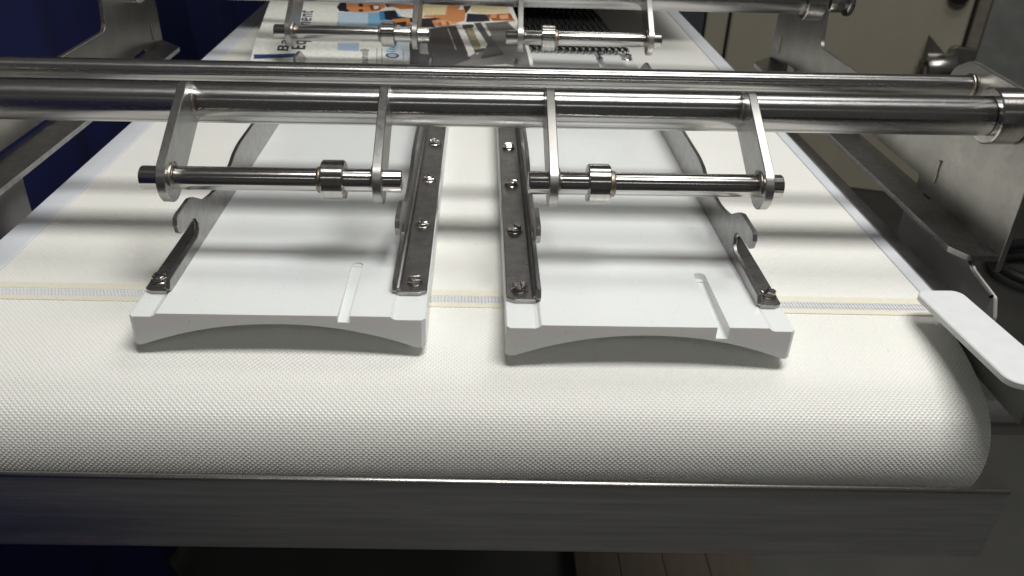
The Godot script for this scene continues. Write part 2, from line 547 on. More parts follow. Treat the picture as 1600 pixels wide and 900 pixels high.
func conveyor() -> void:
	var o := thing("conveyor", "white conveyor with pyramid textured belt wrapped over its end roller", "conveyor", Vector3(0, -0.9, 0))
	var up := Vector3(0, 0.9, 0)
	var pitch := 0.0033
	var half := pitch / 2.0
	var path: PackedVector2Array = belt_path(half)[0]
	var nx := 400
	var x0 := -half * nx / 2.0
	var h := 0.00042
	var b := MB.new()
	var skip := 0
	while path[skip].x < -0.42:
		skip += 1
	skip -= skip % 2
	# plain far part
	var far := -1.35
	b.flat(up + Vector3(x0, h * 0.5, far), up + Vector3(-x0, h * 0.5, far), up + Vector3(-x0, h * 0.5, path[skip].x), up + Vector3(x0, h * 0.5, path[skip].x), Vector3.UP)
	var nrm := PackedVector2Array()
	for i in path.size():
		var d := (path[mini(i + 1, path.size() - 1)] - path[maxi(i - 1, 0)]).normalized()
		nrm.append(Vector2(-d.y, d.x))
	var stop := path.size() - 1
	for i in path.size():
		if path[i].y < -0.1 and path[i].x < 0.03:
			stop = i
			break
	var vs := PackedVector3Array()
	var ns := PackedVector3Array()
	for i in range(skip, stop):
		var p := path[i]
		var q := path[i + 1]
		for j in nx:
			var even := (i + j) % 2 == 0
			var xa := x0 + j * half
			var xb := xa + half
			var ha := h if even else 0.0
			var hb := 0.0 if even else h
			var n0 := nrm[i]
			var n1 := nrm[i + 1]
			var A := Vector3(xa, 0.9 + p.y + n0.y * ha, p.x + n0.x * ha)
			var B := Vector3(xb, 0.9 + p.y + n0.y * hb, p.x + n0.x * hb)
			var C := Vector3(xb, 0.9 + q.y + n1.y * ha, q.x + n1.x * ha)
			var D := Vector3(xa, 0.9 + q.y + n1.y * hb, q.x + n1.x * hb)
			var k1: Vector3
			var k2: Vector3
			if even: # valleys at B and D
				k1 = (D - A).cross(B - A).normalized()
				k2 = (B - C).cross(D - C).normalized()
				vs.append(A); vs.append(B); vs.append(D)
				vs.append(C); vs.append(D); vs.append(B)
			else: # valleys at A and C
				k1 = (A - B).cross(C - B).normalized()
				k2 = (C - D).cross(A - D).normalized()
				vs.append(B); vs.append(C); vs.append(A)
				vs.append(D); vs.append(A); vs.append(C)
			ns.append(k1); ns.append(k1); ns.append(k1)
			ns.append(k2); ns.append(k2); ns.append(k2)
	b.v.append_array(vs)
	b.n.append_array(ns)
	# smooth inner face and edges of the belt
	var th := 0.0022
	for i in range(skip, path.size() - 1):
		var pa := path[i]
		var pb := path[i + 1]
		var ia := pa - nrm[i] * th
		var ib := pb - nrm[i + 1] * th
		for s in [-1.0, 1.0]:
			var x: float = x0 * s
			b.flat(Vector3(x, 0.9 + pa.y, pa.x), Vector3(x, 0.9 + pb.y, pb.x), Vector3(x, 0.9 + ib.y, ib.x), Vector3(x, 0.9 + ia.y, ia.x), Vector3(-s, 0, 0))
		b.flat(Vector3(x0, 0.9 + ia.y, ia.x), Vector3(-x0, 0.9 + ia.y, ia.x), Vector3(-x0, 0.9 + ib.y, ib.x), Vector3(x0, 0.9 + ib.y, ib.x), Vector3(0, -nrm[i].y, -nrm[i].x))
		if i >= stop:
			b.flat(Vector3(x0, 0.9 + pa.y, pa.x), Vector3(-x0, 0.9 + pa.y, pa.x), Vector3(-x0, 0.9 + pb.y, pb.x), Vector3(x0, 0.9 + pb.y, pb.x), Vector3(0, nrm[i].y, nrm[i].x))
	var belt := part("belt", b.mesh(), M.belt, o)
	# the splice across the belt: two glued strips with a laced seam between
	var turn := Basis(Vector3.UP, -0.0068)
	for s in [[-0.0012, 0.0064], [0.0160, 0.0216]]:
		var m := MB.new()
		m.box(turn * Vector3(0, 0.90025, (s[0] + s[1]) / 2.0) + Vector3(0, 0, -0.0022), Vector3(-x0 * 2 - 0.001, 0.0011, s[1] - s[0]), 0.0002, turn)
		part("splice_strip", m.mesh(), M.strip, belt)
	var lac := MB.new()
	lac.box(turn * Vector3(0, 0.8999, 0.0112) + Vector3(0, 0, -0.0022), Vector3(-x0 * 2 - 0.002, 0.0012, 0.0096), 0.0002, turn)
	var count := 282
	for i in count:
		var x := x0 + 0.003 + (-x0 * 2 - 0.006) * i / (count - 1)
		var tilt := Basis(Vector3.UP, 0.22)
		for q in [[0.0088, 0.0036], [0.0134, 0.0044]]:
			var c: Vector3 = turn * Vector3(x, 0.9005, q[0] + rng.randf_range(-0.0002, 0.0002)) + Vector3(0, 0, -0.0022)
			var L: float = q[1] / 2.0
			var pts := PackedVector3Array()
			for k in 4:
				var t := k / 3.0 * 2.0 - 1.0
				pts.append(c + tilt * Vector3(0, 0.0004 * (1.0 - t * t), t * L))
			lac.wire(pts, PackedFloat32Array([0.0004, 0.0006, 0.0006, 0.0004]), 5)
	part("lacing", lac.mesh(), M.lacing, belt).set_meta("kind", "stuff")
	# rails of white plastic on both sides, with a slightly rounded top
	for s in [-1.0, 1.0]:
		var m := MB.new()
		var xa := 0.3312 if s > 0 else -0.3545
		var wide := 0.0216 if s > 0 else 0.0233
		m.prism(rounded(vec2s([xa, -0.05, xa + wide, -0.05, xa + wide, 0.0002, xa, 0.0002]), [0, 0, 0.0025, 0.0015]), -1.35, 0.045, shifted(up), 0.0)
		part("side_rail", m.mesh(), M.rail, o)
	var edge := MB.new()
	edge.prism(rounded(vec2s([0.3412, 0.0004, 0.3532, 0.0004, 0.3532, 0.0018, 0.3412, 0.0018]), [0, 0, 0.0007, 0.0007]), -0.37, 0.045, shifted(up), 0.0)
	part("steel_edge", edge.mesh(), M.bracket, o)
	# bed that the belt slides on
	var bed := MB.new()
	bed.box(up + Vector3(0, -0.03, -0.66), Vector3(0.656, 0.05, 1.38), 0.002)
	part("slider_bed", bed.mesh(), M.plate, o)
	var roll := MB.new()
	roll.rod(-0.325, 0.325, 0.0525, 0.003, 40, shifted(up + Vector3(0, -0.0602, 0.0575)))
	roll.rod(-0.5, 0.5, 0.0135, 0.002, 24, shifted(up + Vector3(0, -0.0585, 0.0575)))
	part("end_roller", roll.mesh(), M.bar, o)
	# steel side panels below the flanges, with a hooked front corner
	for s in [-1.0, 1.0]:
		var m := MB.new()
		var dz := 0.0 if s > 0 else -0.01
		m.prism(rounded(vec2s([-0.151 + dz, 0.0130, -0.151 + dz, -0.14, 0.012 + dz, -0.14, 0.006 + dz, -0.010, -0.001 + dz, 0.0030, -0.022 + dz, 0.0060, -0.034 + dz, 0.0080, -0.0427 + dz, 0.0130]), [0.002, 0, 0, 0.003, 0.004, 0.004, 0.004, 0.003]), s * 0.38, s * 0.38 + 0.003, Transform3D(ACROSS, up), 0.0006)
		var panel := part("side_panel", m.mesh(), M.panel, o)
		m = MB.new()
		m.wire(PackedVector3Array([up + Vector3(s * 0.3785, 0.0125, -0.0425 + dz), up + Vector3(s * 0.3785, 0.0075, -0.034 + dz), up + Vector3(s * 0.3785, 0.0055, -0.020 + dz), up + Vector3(s * 0.3785, 0.0030, -0.002 + dz)]), PackedFloat32Array([0.0012, 0.0015, 0.0015, 0.0017]), 8)
		part("rolled_lip", m.mesh(), M.bracket, panel)
		# outer frame beam that carries the panels
		m = MB.new()
		m.box(up + Vector3(s * 0.3, -0.22, -0.6), Vector3(0.03, 0.06, 1.1), 0.002)
		part("frame_beam", m.mesh(), M.block, o)
		for k in 2:
			m = MB.new()
			m.box(Vector3(s * 0.3, 0.33, -0.75 - 0.4 * k), Vector3(0.04, 0.66, 0.04), 0.002)
			part("leg", m.mesh(), M.block, o)
	# sheeting head above the far end, just out of the picture
	var head := MB.new()
	head.box(up + Vector3(0, 0.28, -0.93), Vector3(0.66, 0.38, 0.46), 0.01)
	part("head_housing", head.mesh(), M.plate, o)

func catch_tray() -> void:
	var o := thing("catch_tray", "stainless catch tray hung below the front edge of the belt", "tray", Vector3(0, -0.0605, 0.125))
	o.rotation.z = -0.0165
	# cross-section in (z, y): a face that slopes slightly back, a rolled rim on top and a fold at the bottom
	var sec := vec2s([0.0, -0.0005, 0.0008, -0.010, -0.0005, -0.0575, -0.0025, -0.0605, -0.010, -0.0615, -0.085, -0.066, -0.085, -0.0645, -0.0105, -0.0600, -0.0040, -0.0588, -0.0022, -0.0570, -0.0008, -0.0100, -0.0016, -0.0005])
	var b := MB.new()
	b.prism(sec, -0.46, 0.3445, Transform3D(ACROSS, Vector3.ZERO), 0.0)
	part("trough", b.mesh(), M.tray, o)
	b = MB.new()
	b.rod(-0.46, 0.3447, 0.0019, 0.0005, 14, shifted(Vector3(0, 0.0002, -0.0006)))
	part("rim", b.mesh(), M.bar, o)

func edge_guard() -> void:
	var o := thing("edge_guard", "white plastic guard plate with rounded ends over the right belt edge", "guard", Vector3(0.32, 0.017, 0.08))
	var b := MB.new()
	b.prism(rounded(vec2s([-0.0160, -0.0565, 0.0165, -0.0575, 0.0265, 0.050, -0.0070, 0.050]), [0.008, 0.008, 0.011, 0.011], 8), 0.0, 0.0048, Transform3D(FLATWISE, Vector3.ZERO), 0.0007)
	part("cap", b.mesh(), M.guard, o)
	b = MB.new()
	b.prism(rounded(vec2s([0.0115, -0.048, 0.0160, -0.048, 0.0255, 0.046, 0.0115, 0.046]), [0.001, 0.002, 0.011, 0.002], 8), -0.030, -0.0002, Transform3D(FLATWISE, Vector3.ZERO), 0.001)
	part("mounting_block", b.mesh(), M.block, o)

# ---------------------------------------------------------------- pressure boards
func screw_mesh(turned: float) -> ArrayMesh:
	var b := MB.new()
	b.lathe(PackedVector2Array([Vector2(0, 0.0058), Vector2(0.0006, 0.0058), Vector2(0.001, 0.0054), Vector2(0.001, 0)]), 20, Transform3D(Basis(Vector3.UP, Vector3.BACK, Vector3.RIGHT), Vector3.ZERO))
	var hex := PackedVector2Array()
	for i in 6:
		hex.append(Vector2(0.005, 0).rotated(TAU * i / 6.0))
	var xf := Transform3D(FLATWISE.rotated(Vector3.UP, turned), Vector3(0, 0.001, 0))
	b.prism(hex, 0.0, 0.0019, xf, 0.0002)
	for s in [-1.0, 1.0]:
		var halfhex := Geometry2D.intersect_polygons(hex, vec2s([-0.006, 0.0008 * s, 0.006, 0.0008 * s, 0.006, 0.006 * s, -0.006, 0.006 * s]))
		if halfhex.size():
			b.prism(rounded(halfhex[0], [0.0004], 2), 0.0018, 0.0036, xf, 0.0005)
	return b.mesh()

func pressure_board(label: String, corner: Vector3, right: bool) -> void:
	# corner: left front corner of the board at the belt; the board runs away from there
	var W := 0.1805
	var L := 0.675
	var o := thing("pressure_board", label, "pressure board", corner, "pressure boards lying on the belt")
	# plan of the recess widths: the outer strip is narrower than the inner one
	var wl := 0.021 if right else 0.0165
	var wr := 0.0165 if right else 0.021
	var top := 0.0228
	var low := 0.0205
	var prof := PackedVector2Array([Vector2(0, 0.0), Vector2(0, low - 0.0006), Vector2(0.0006, low), Vector2(wl - 0.003, low), Vector2(wl - 0.001, low + 0.0007), Vector2(wl, top - 0.0006), Vector2(wl + 0.0007, top),
		Vector2(W - wr - 0.0007, top), Vector2(W - wr, top - 0.0006), Vector2(W - wr + 0.001, low + 0.0007), Vector2(W - wr + 0.003, low), Vector2(W - 0.0006, low), Vector2(W, low - 0.0006), Vector2(W, 0.0)])
	var arch := PackedVector2Array()
	for i in 49:
		var t := i / 48.0
		arch.append(Vector2(W - 0.006 - (W - 0.012) * t, 0.0003 + 0.0160 * (1.0 - pow(absf(2.0 * t - 1.0), 2.1))))
	var body := CSGPolygon3D.new()
	var whole := prof.duplicate()
	whole.append_array(arch)
	body.polygon = whole
	body.mode = CSGPolygon3D.MODE_DEPTH
	body.depth = L
	body.position.z = 0.0
	var tree := CSGCombiner3D.new()
	tree.add_child(body)
	var gx := 0.1345 if right else 0.1305
	for e in 2:
		var z0 := 0.004 if e == 0 else -L - 0.004
		var z1 := -0.066 if e == 0 else -L + 0.085
		var cut := CSGBox3D.new()
		cut.size = Vector3(0.0076, 0.018, absf(z1 - z0))
		cut.position = Vector3(gx, top + (0.0020 if right else 0.0058), (z0 + z1) / 2.0)
		cut.rotation.x = (0.035 if right else 0.045) * (1.0 if e == 0 else -1.0)
		cut.operation = CSGShape3D.OPERATION_SUBTRACTION
		tree.add_child(cut)
		var end := CSGCylinder3D.new()
		end.radius = 0.0038
		end.height = 0.018
		end.sides = 20
		end.position = Vector3(gx, top + (0.0043 if right else 0.0078), z1)
		end.operation = CSGShape3D.OPERATION_SUBTRACTION
		tree.add_child(end)
	# the upright corners are cut back a little
	for s in [0.0, 1.0]:
		var c := CSGBox3D.new()
		c.size = Vector3(0.006, 0.2, 0.006)
		c.rotation.y = PI / 4
		c.position = Vector3(s * W, 0, 0.0017)
		c.operation = CSGShape3D.OPERATION_SUBTRACTION
		tree.add_child(c)
	add_child(tree)
	await get_tree().process_frame
	var baked := tree.bake_static_mesh()
	remove_child(tree)
	tree.free()
	part("board", baked, M.board, o)
	# brackets: a flat base on the recess and an upright hooked plate on its inner side
	for side in 2:
		var outer := (side == 1) == right
		var w: float = wr if side == 1 else wl
		var out_x: float = W if side == 1 else 0.0
		var dirn := -1.0 if side == 1 else 1.0      # from the board's edge inwards
		var zf := -0.0265 if outer else -0.0290     # front end of the base
		var base_in := out_x + dirn * (w - 0.0012)
		var base_out := out_x + dirn * 0.0008
		var b := MB.new()
		var xs := [base_out, base_in]
		var outline := rounded(vec2s([xs[0], zf - 0.003, xs[0], zf - 0.455, xs[1], zf - 0.455, xs[1], zf, xs[0] + dirn * 0.005, zf]), [0.003, 0.002, 0, 0, 0.003], 4)
		b.prism(outline, low, low + 0.003, Transform3D(FLATWISE, Vector3.ZERO), 0.0005)
		var hook := 0.0765 - 0.0535 + zf            # where z = 0 of the hook outline falls
		var d: float = zf + 0.0265
		var pl := vec2s([
			-0.031, low, -0.0285, 0.0255, -0.031, 0.0306,
			-0.060, 0.0312, -0.0905, 0.0314, -0.0955, 0.0345, -0.0965, 0.0395, -0.0935, 0.0442, -0.0885, 0.0462,
			-0.0640, 0.0472, -0.0600, 0.0495, -0.0580, 0.0555, -0.0600, 0.0598, -0.0640, 0.0612,
			-0.0880, 0.0615, -0.0960, 0.0590, -0.1080, 0.0525, -0.1150, 0.0485, -0.1300, 0.0455, -0.1430, 0.0440, -0.1650, 0.0445, -0.1880, 0.0465, -0.2010, 0.0505, -0.2150, 0.0525, -0.2250, 0.0530,
			-0.3850, 0.0530, -0.4000, 0.0500, -0.4150, 0.0380, -0.4250, 0.0330,
			-0.4550, 0.0314, -0.4800, 0.0314, -0.4855, 0.0345, -0.4865, 0.0395, -0.4835, 0.0442, -0.4785, 0.0462,
			-0.4580, 0.0475, -0.4530, 0.0505, -0.4515, 0.0555, -0.4535, 0.0598, -0.4570, 0.0612,
			-0.4780, 0.0615, -0.4860, 0.0590, -0.4980, 0.0525, -0.5050, 0.0485, -0.5120, 0.0430, -0.5140, 0.0360, -0.5140, low])
		var px0: float = base_in if dirn > 0 else base_in - 0.003
		var shape := PackedVector2Array()
		for q in pl:
			shape.append(q + Vector2(d + 0.0035, 0))
		b.prism(shape, px0 + (0.0 if dirn > 0 else 0.0), px0 + 0.003, Transform3D(ACROSS, Vector3.ZERO), 0.0004)
		# rounded outer bend at the foot of the plate
		b.rod(-0.49, 0.0, 0.0028, 0.0003, 12, Transform3D(Basis(Vector3(0, 0, 1), Vector3(0, 1, 0), Vector3(-1, 0, 0)), Vector3(base_in + dirn * 0.0002, low + 0.0029, zf - 0.0015)))
		var br := part("bracket", b.mesh(), M.bracket, o)
		for k in 6:
			var sm := part("screw", screw_mesh(rng.randf() * TAU), M.screw, br)
			sm.position = Vector3((base_out + base_in) / 2.0 - dirn * 0.001, low + 0.003, zf - 0.0125 - 0.0872 * k)
			sm.rotation.z = rng.randf_range(-0.03, 0.03)
	# lone fixing screws at the rear corners
	for s in [0.009, W - 0.009]:
		var sm := part("screw", screw_mesh(0.5), M.screw, o)
		sm.position = Vector3(s, low, -L + 0.03)
		sm.scale = Vector3(1.25, 1.5, 1.25)

# ---------------------------------------------------------------- hanger bars
func bead(b: MB, c: Vector3, R: float, r: float, a0: float, a1: float, xf: Transform3D) -> void:
	var k := 22
	var pts := PackedVector3Array()
	var rad := PackedFloat32Array()
	for i in k:
		var t := a0 + (a1 - a0) * i / (k - 1)
		pts.append(xf * (c + Vector3(0, cos(t) * R, sin(t) * R)))
		rad.append(r * (0.75 + 0.45 * absf(sin(i * 1.9))) * (0.3 if i == 0 or i == k - 1 else 1.0))
	b.wire(pts, rad, 7)

const SIZE := 0.9465

func turned() -> MB:
	var b := MB.new()
	b.use_uv = true
	return b

func hanger_bar(label: String, at: Vector3) -> Node3D:
	var o := thing("hanger_bar", label, "hanger bar", at, "hanger bars across the conveyor")
	# drawn with the main tube's axis at (0, 0.1012, -0.105) and brought to size by SIZE
	var xf := Transform3D(Basis.from_scale(Vector3.ONE * SIZE), Vector3(0, -0.1012, 0.105) * SIZE)
	var own := Transform3D(Basis.from_scale(Vector3.ONE * SIZE), Vector3.ZERO)
	var b := turned()
	b.rod(-0.42, 0.397, 0.0152, 0.001, 56, own)
	part("main_tube", b.mesh(), M.tube, o)
	var tie := xf * shifted(Vector3(0, 0.1045, -0.175))
	b = turned()
	b.rod(-0.4195, 0.4195, 0.0086, 0.001, 40, tie)
	var tr := part("tie_rod", b.mesh(), M.tube, o)
	for s in [-0.4185, 0.4185]:
		b = MB.new()
		bead(b, Vector3(s, 0, 0), 0.0088, 0.0018, 0, TAU * 0.98, tie)
		part("weld_bead", b.mesh(), M.weld, tr)
	# end collars and outer knobs
	for s in [-1.0, 1.0]:
		b = turned()
		var x: float = s * 0.4085
		b.lathe(PackedVector2Array([Vector2(x - 0.0115, 0.0152), Vector2(x - 0.0115, 0.0205), Vector2(x - 0.0105, 0.0216), Vector2(x + 0.0095, 0.0216), Vector2(x + 0.0105, 0.0205), Vector2(x + 0.0105, 0.0)]), 44, own)
		part("end_collar", b.mesh(), M.ring, o)
		b = turned()
		b.rod(minf(s * 0.4262, s * 0.447), maxf(s * 0.4262, s * 0.447), 0.0125, 0.002, 28, own)
		b.rod(minf(s * 0.4465, s * 0.4545), maxf(s * 0.4465, s * 0.4545), 0.0165, 0.002, 28, own)
		part("end_knob", b.mesh(), M.ring, o)
	# hanger rods, each with a collar, held by two arms
	var ry := 0.0718
	var rz := -0.030
	for g in [[-0.2225, -0.0458, -0.2075, -0.0580, -0.0926], [0.0408, 0.2187, 0.0610, 0.2082, 0.0895]]:
		b = turned()
		b.rod(g[0], g[1], 0.0080, 0.0011, 36, xf * shifted(Vector3(0, ry, rz)))
		var rodp := part("hanger_rod", b.mesh(), M.rod, o)
		b = turned()
		var cx: float = g[4]
		b.lathe(PackedVector2Array([Vector2(cx - 0.0078, 0.008), Vector2(cx - 0.0078, 0.0128), Vector2(cx - 0.0068, 0.0138), Vector2(cx + 0.0068, 0.0138), Vector2(cx + 0.0078, 0.0128), Vector2(cx + 0.0078, 0.008)]), 40, xf * shifted(Vector3(0, ry, rz)))
		part("collar", b.mesh(), M.ring, rodp)
		b = MB.new()
		b.rod(cx - 0.0115 - (0.0 if cx < 0 else -0.0155), cx - 0.0078 + (0.0 if cx < 0 else 0.0195), 0.0091, 0.0012, 24, xf * shifted(Vector3(0, ry, rz)))
		part("seam_weld", b.mesh(), M.scorch, rodp)
		for k in 2:
			var ax: float = g[2 + k]
			var inside := 1.0 if k == 0 else -1.0
			var x0: float = ax if k == 0 else ax - 0.0062
			if cx > 0 and k == 0: x0 = ax - 0.0066
			if cx < 0 and k == 1: x0 = ax - 0.0070
			b = MB.new()
			var prof := PackedVector2Array()
			prof.append(Vector2(-0.1050, 0.1100))
			prof.append(Vector2(-0.1000, 0.1175))
			prof.append(Vector2(-0.0900, 0.1212))
			prof.append(Vector2(-0.0840, 0.1205))
			for i in 15:
				var t := deg_to_rad(57.0 - 180.0 * i / 14.0)
				prof.append(Vector2(rz, ry) + Vector2(cos(t), sin(t)) * 0.0165)
			prof.append(Vector2(-0.0950, 0.0885))
			prof.append(Vector2(-0.1050, 0.0950))
			b.prism(prof, x0, x0 + 0.0064, xf * Transform3D(ACROSS, Vector3.ZERO), 0.0005)
			var arm := part("hanger_arm", b.mesh(), M.arm, o)
			b = MB.new()
			var wx := x0 + (0.0064 if inside > 0 else 0.0)
			bead(b, Vector3(wx, ry, rz), 0.0092, 0.0017, -2.4, 1.9, xf)
			part("weld_bead", b.mesh(), M.weld, arm)
			b = MB.new()
			bead(b, Vector3(wx, 0.1012, -0.105), 0.0166, 0.0022, 0.9, 1.7, xf)
			part("weld_bead", b.mesh(), M.weld, arm)
	return o

# ---------------------------------------------------------------- side plates
func side_plate(s: int, label: String, at: Vector3) -> void:
	var o := thing("side_plate", label, "side plate", at, "side plates of the hanger frame")
	var p := rounded(vec2s([
		-0.0650, -0.0120, -0.0650, 0.1230, -0.1860, 0.1262, -0.2120, 0.1130, -0.2120, 0.0590, -0.5075, 0.0585, -0.5130, 0.0900, -0.5190, 0.1400, -0.6720, 0.1400, -0.6735, 0.0648, -0.6750, -0.0060, -0.6120, -0.0060, -0.6120, 0.0120, -0.5720, 0.0120, -0.5720, -0.0060, -0.3600, -0.0060, -0.3600, 0.0125, -0.2120, 0.0125, -0.2120, -0.0060, -0.0850, -0.0060, -0.0750, -0.0120]),
		[0.003, 0.018, 0.014, 0.02, 0.012, 0.011, 0.1, 0.015, 0.015, 0, 0.003, 0, 0.004, 0.004, 0, 0, 0.004, 0.004, 0, 0.004, 0.003], 8)
	var b := MB.new()
	var x0 := 0.0 if s > 0 else -0.005
	b.prism(p, x0, x0 + 0.005, Transform3D(ACROSS * SIZE, Vector3.ZERO), 0.0005)
	part("plate", b.mesh(), M.plate, o)
	# the flange, with its slots
	var tree := CSGCombiner3D.new()
	var fl := CSGPolygon3D.new()
	var w := 0.0335
	fl.polygon = rounded(vec2s([0.001, 0.675, -w, 0.640, -w, 0.082, -w + 0.009, 0.0660, 0.001, 0.0660]), [0, 0.006, 0.004, 0.004, 0], 5)
	fl.depth = 0.005
	fl.rotation.x = -PI / 2
	tree.add_child(fl)
	for q in [[-0.188, -0.176, -0.0042, 0.003]]:
		var c := CSGBox3D.new()
		c.size = Vector3(q[3], 0.05, q[1] - q[0])
		c.position = Vector3(q[2], 0, (q[0] + q[1]) / 2.0)
		c.operation = CSGShape3D.OPERATION_SUBTRACTION
		tree.add_child(c)
	add_child(tree)
	await get_tree().process_frame
	var baked := tree.bake_static_mesh()
	remove_child(tree)
	tree.free()
	var f := part("flange", baked, M.bracket, o)
	f.scale = Vector3.ONE * SIZE
	f.position.y = 0.003
	if s < 0:
		f.rotation.z = PI
		f.position.y = 0.003
	# plug welds showing as upright marks
	for z in [-0.643, -0.184]:
		b = MB.new()
		var face: float = -0.0004 * s
		b.wire(PackedVector3Array([Vector3(face, 0.0147, z * SIZE), Vector3(face, 0.021, z * SIZE + 0.0006), Vector3(face, 0.0285, z * SIZE - 0.0004), Vector3(face, 0.035, z * SIZE)]), PackedFloat32Array([0.0009, 0.0013, 0.0012, 0.0015]), 8)
		part("plug_weld", b.mesh(), M.weld, o)

# ---------------------------------------------------------------- brochure
func fill(img: Image, p: PackedVector2Array, col: Color) -> void:
	var W := img.get_width()
	var H := img.get_height()
	var lo := H
	var hi := 0
	for q in p:
		lo = mini(lo, int(floor(q.y)))
		hi = maxi(hi, int(ceil(q.y)))
	for y in range(maxi(lo, 0), mini(hi + 1, H)):
		var yc := y + 0.5
		var xs: Array[float] = []
		for i in p.size():
			var a := p[i]
			var b := p[(i + 1) % p.size()]
			if (a.y <= yc) != (b.y <= yc):
				xs.append(a.x + (yc - a.y) / (b.y - a.y) * (b.x - a.x))
		xs.sort()
		for i in range(0, xs.size() - 1, 2):
			var x0 := clampi(roundi(xs[i]), 0, W)
			var x1 := clampi(roundi(xs[i + 1]), 0, W)
			if x1 > x0:
				img.fill_rect(Rect2i(x0, y, x1 - x0, 1), col)

# letters laid along -v (read from the front edge backwards), tops towards -u
func letters(img: Image, text: String, at: Vector2, cap: float, length: float, col: Color, bold := false) -> void:
	var f := SystemFont.new()
	f.font_names = PackedStringArray(["Droid Sans"])
	f.font_weight = 700 if bold else 400
	var t := TextMesh.new()
	t.text = text
	t.font = f
	t.font_size = 64
	t.pixel_size = 0.01
	t.depth = 0.0
	t.horizontal_alignment = HORIZONTAL_ALIGNMENT_LEFT
	t.vertical_alignment = VERTICAL_ALIGNMENT_BOTTOM
	var a := t.get_mesh_arrays()
	var v: PackedVector3Array = a[Mesh.ARRAY_VERTEX]
	if v.is_empty():
		return
	var idx: PackedInt32Array = a[Mesh.ARRAY_INDEX] if a[Mesh.ARRAY_INDEX] != null else PackedInt32Array(range(v.size()))
	var lo := Vector2(1e9, 1e9)
	var hi := -lo
	for q in v:
		lo = lo.min(Vector2(q.x, q.y))
		hi = hi.max(Vector2(q.x, q.y))
	var base := 0.0
	for i in range(0, idx.size(), 3):
		var p := PackedVector2Array()
		for k in 3:
			var q := v[idx[i + k]]
			var along := (q.x - lo.x) / (hi.x - lo.x) * length
			var tall := (q.y - lo.y) / (hi.y - lo.y) * cap
			p.append(at + Vector2(-tall, -along))
		fill(img, p, col)

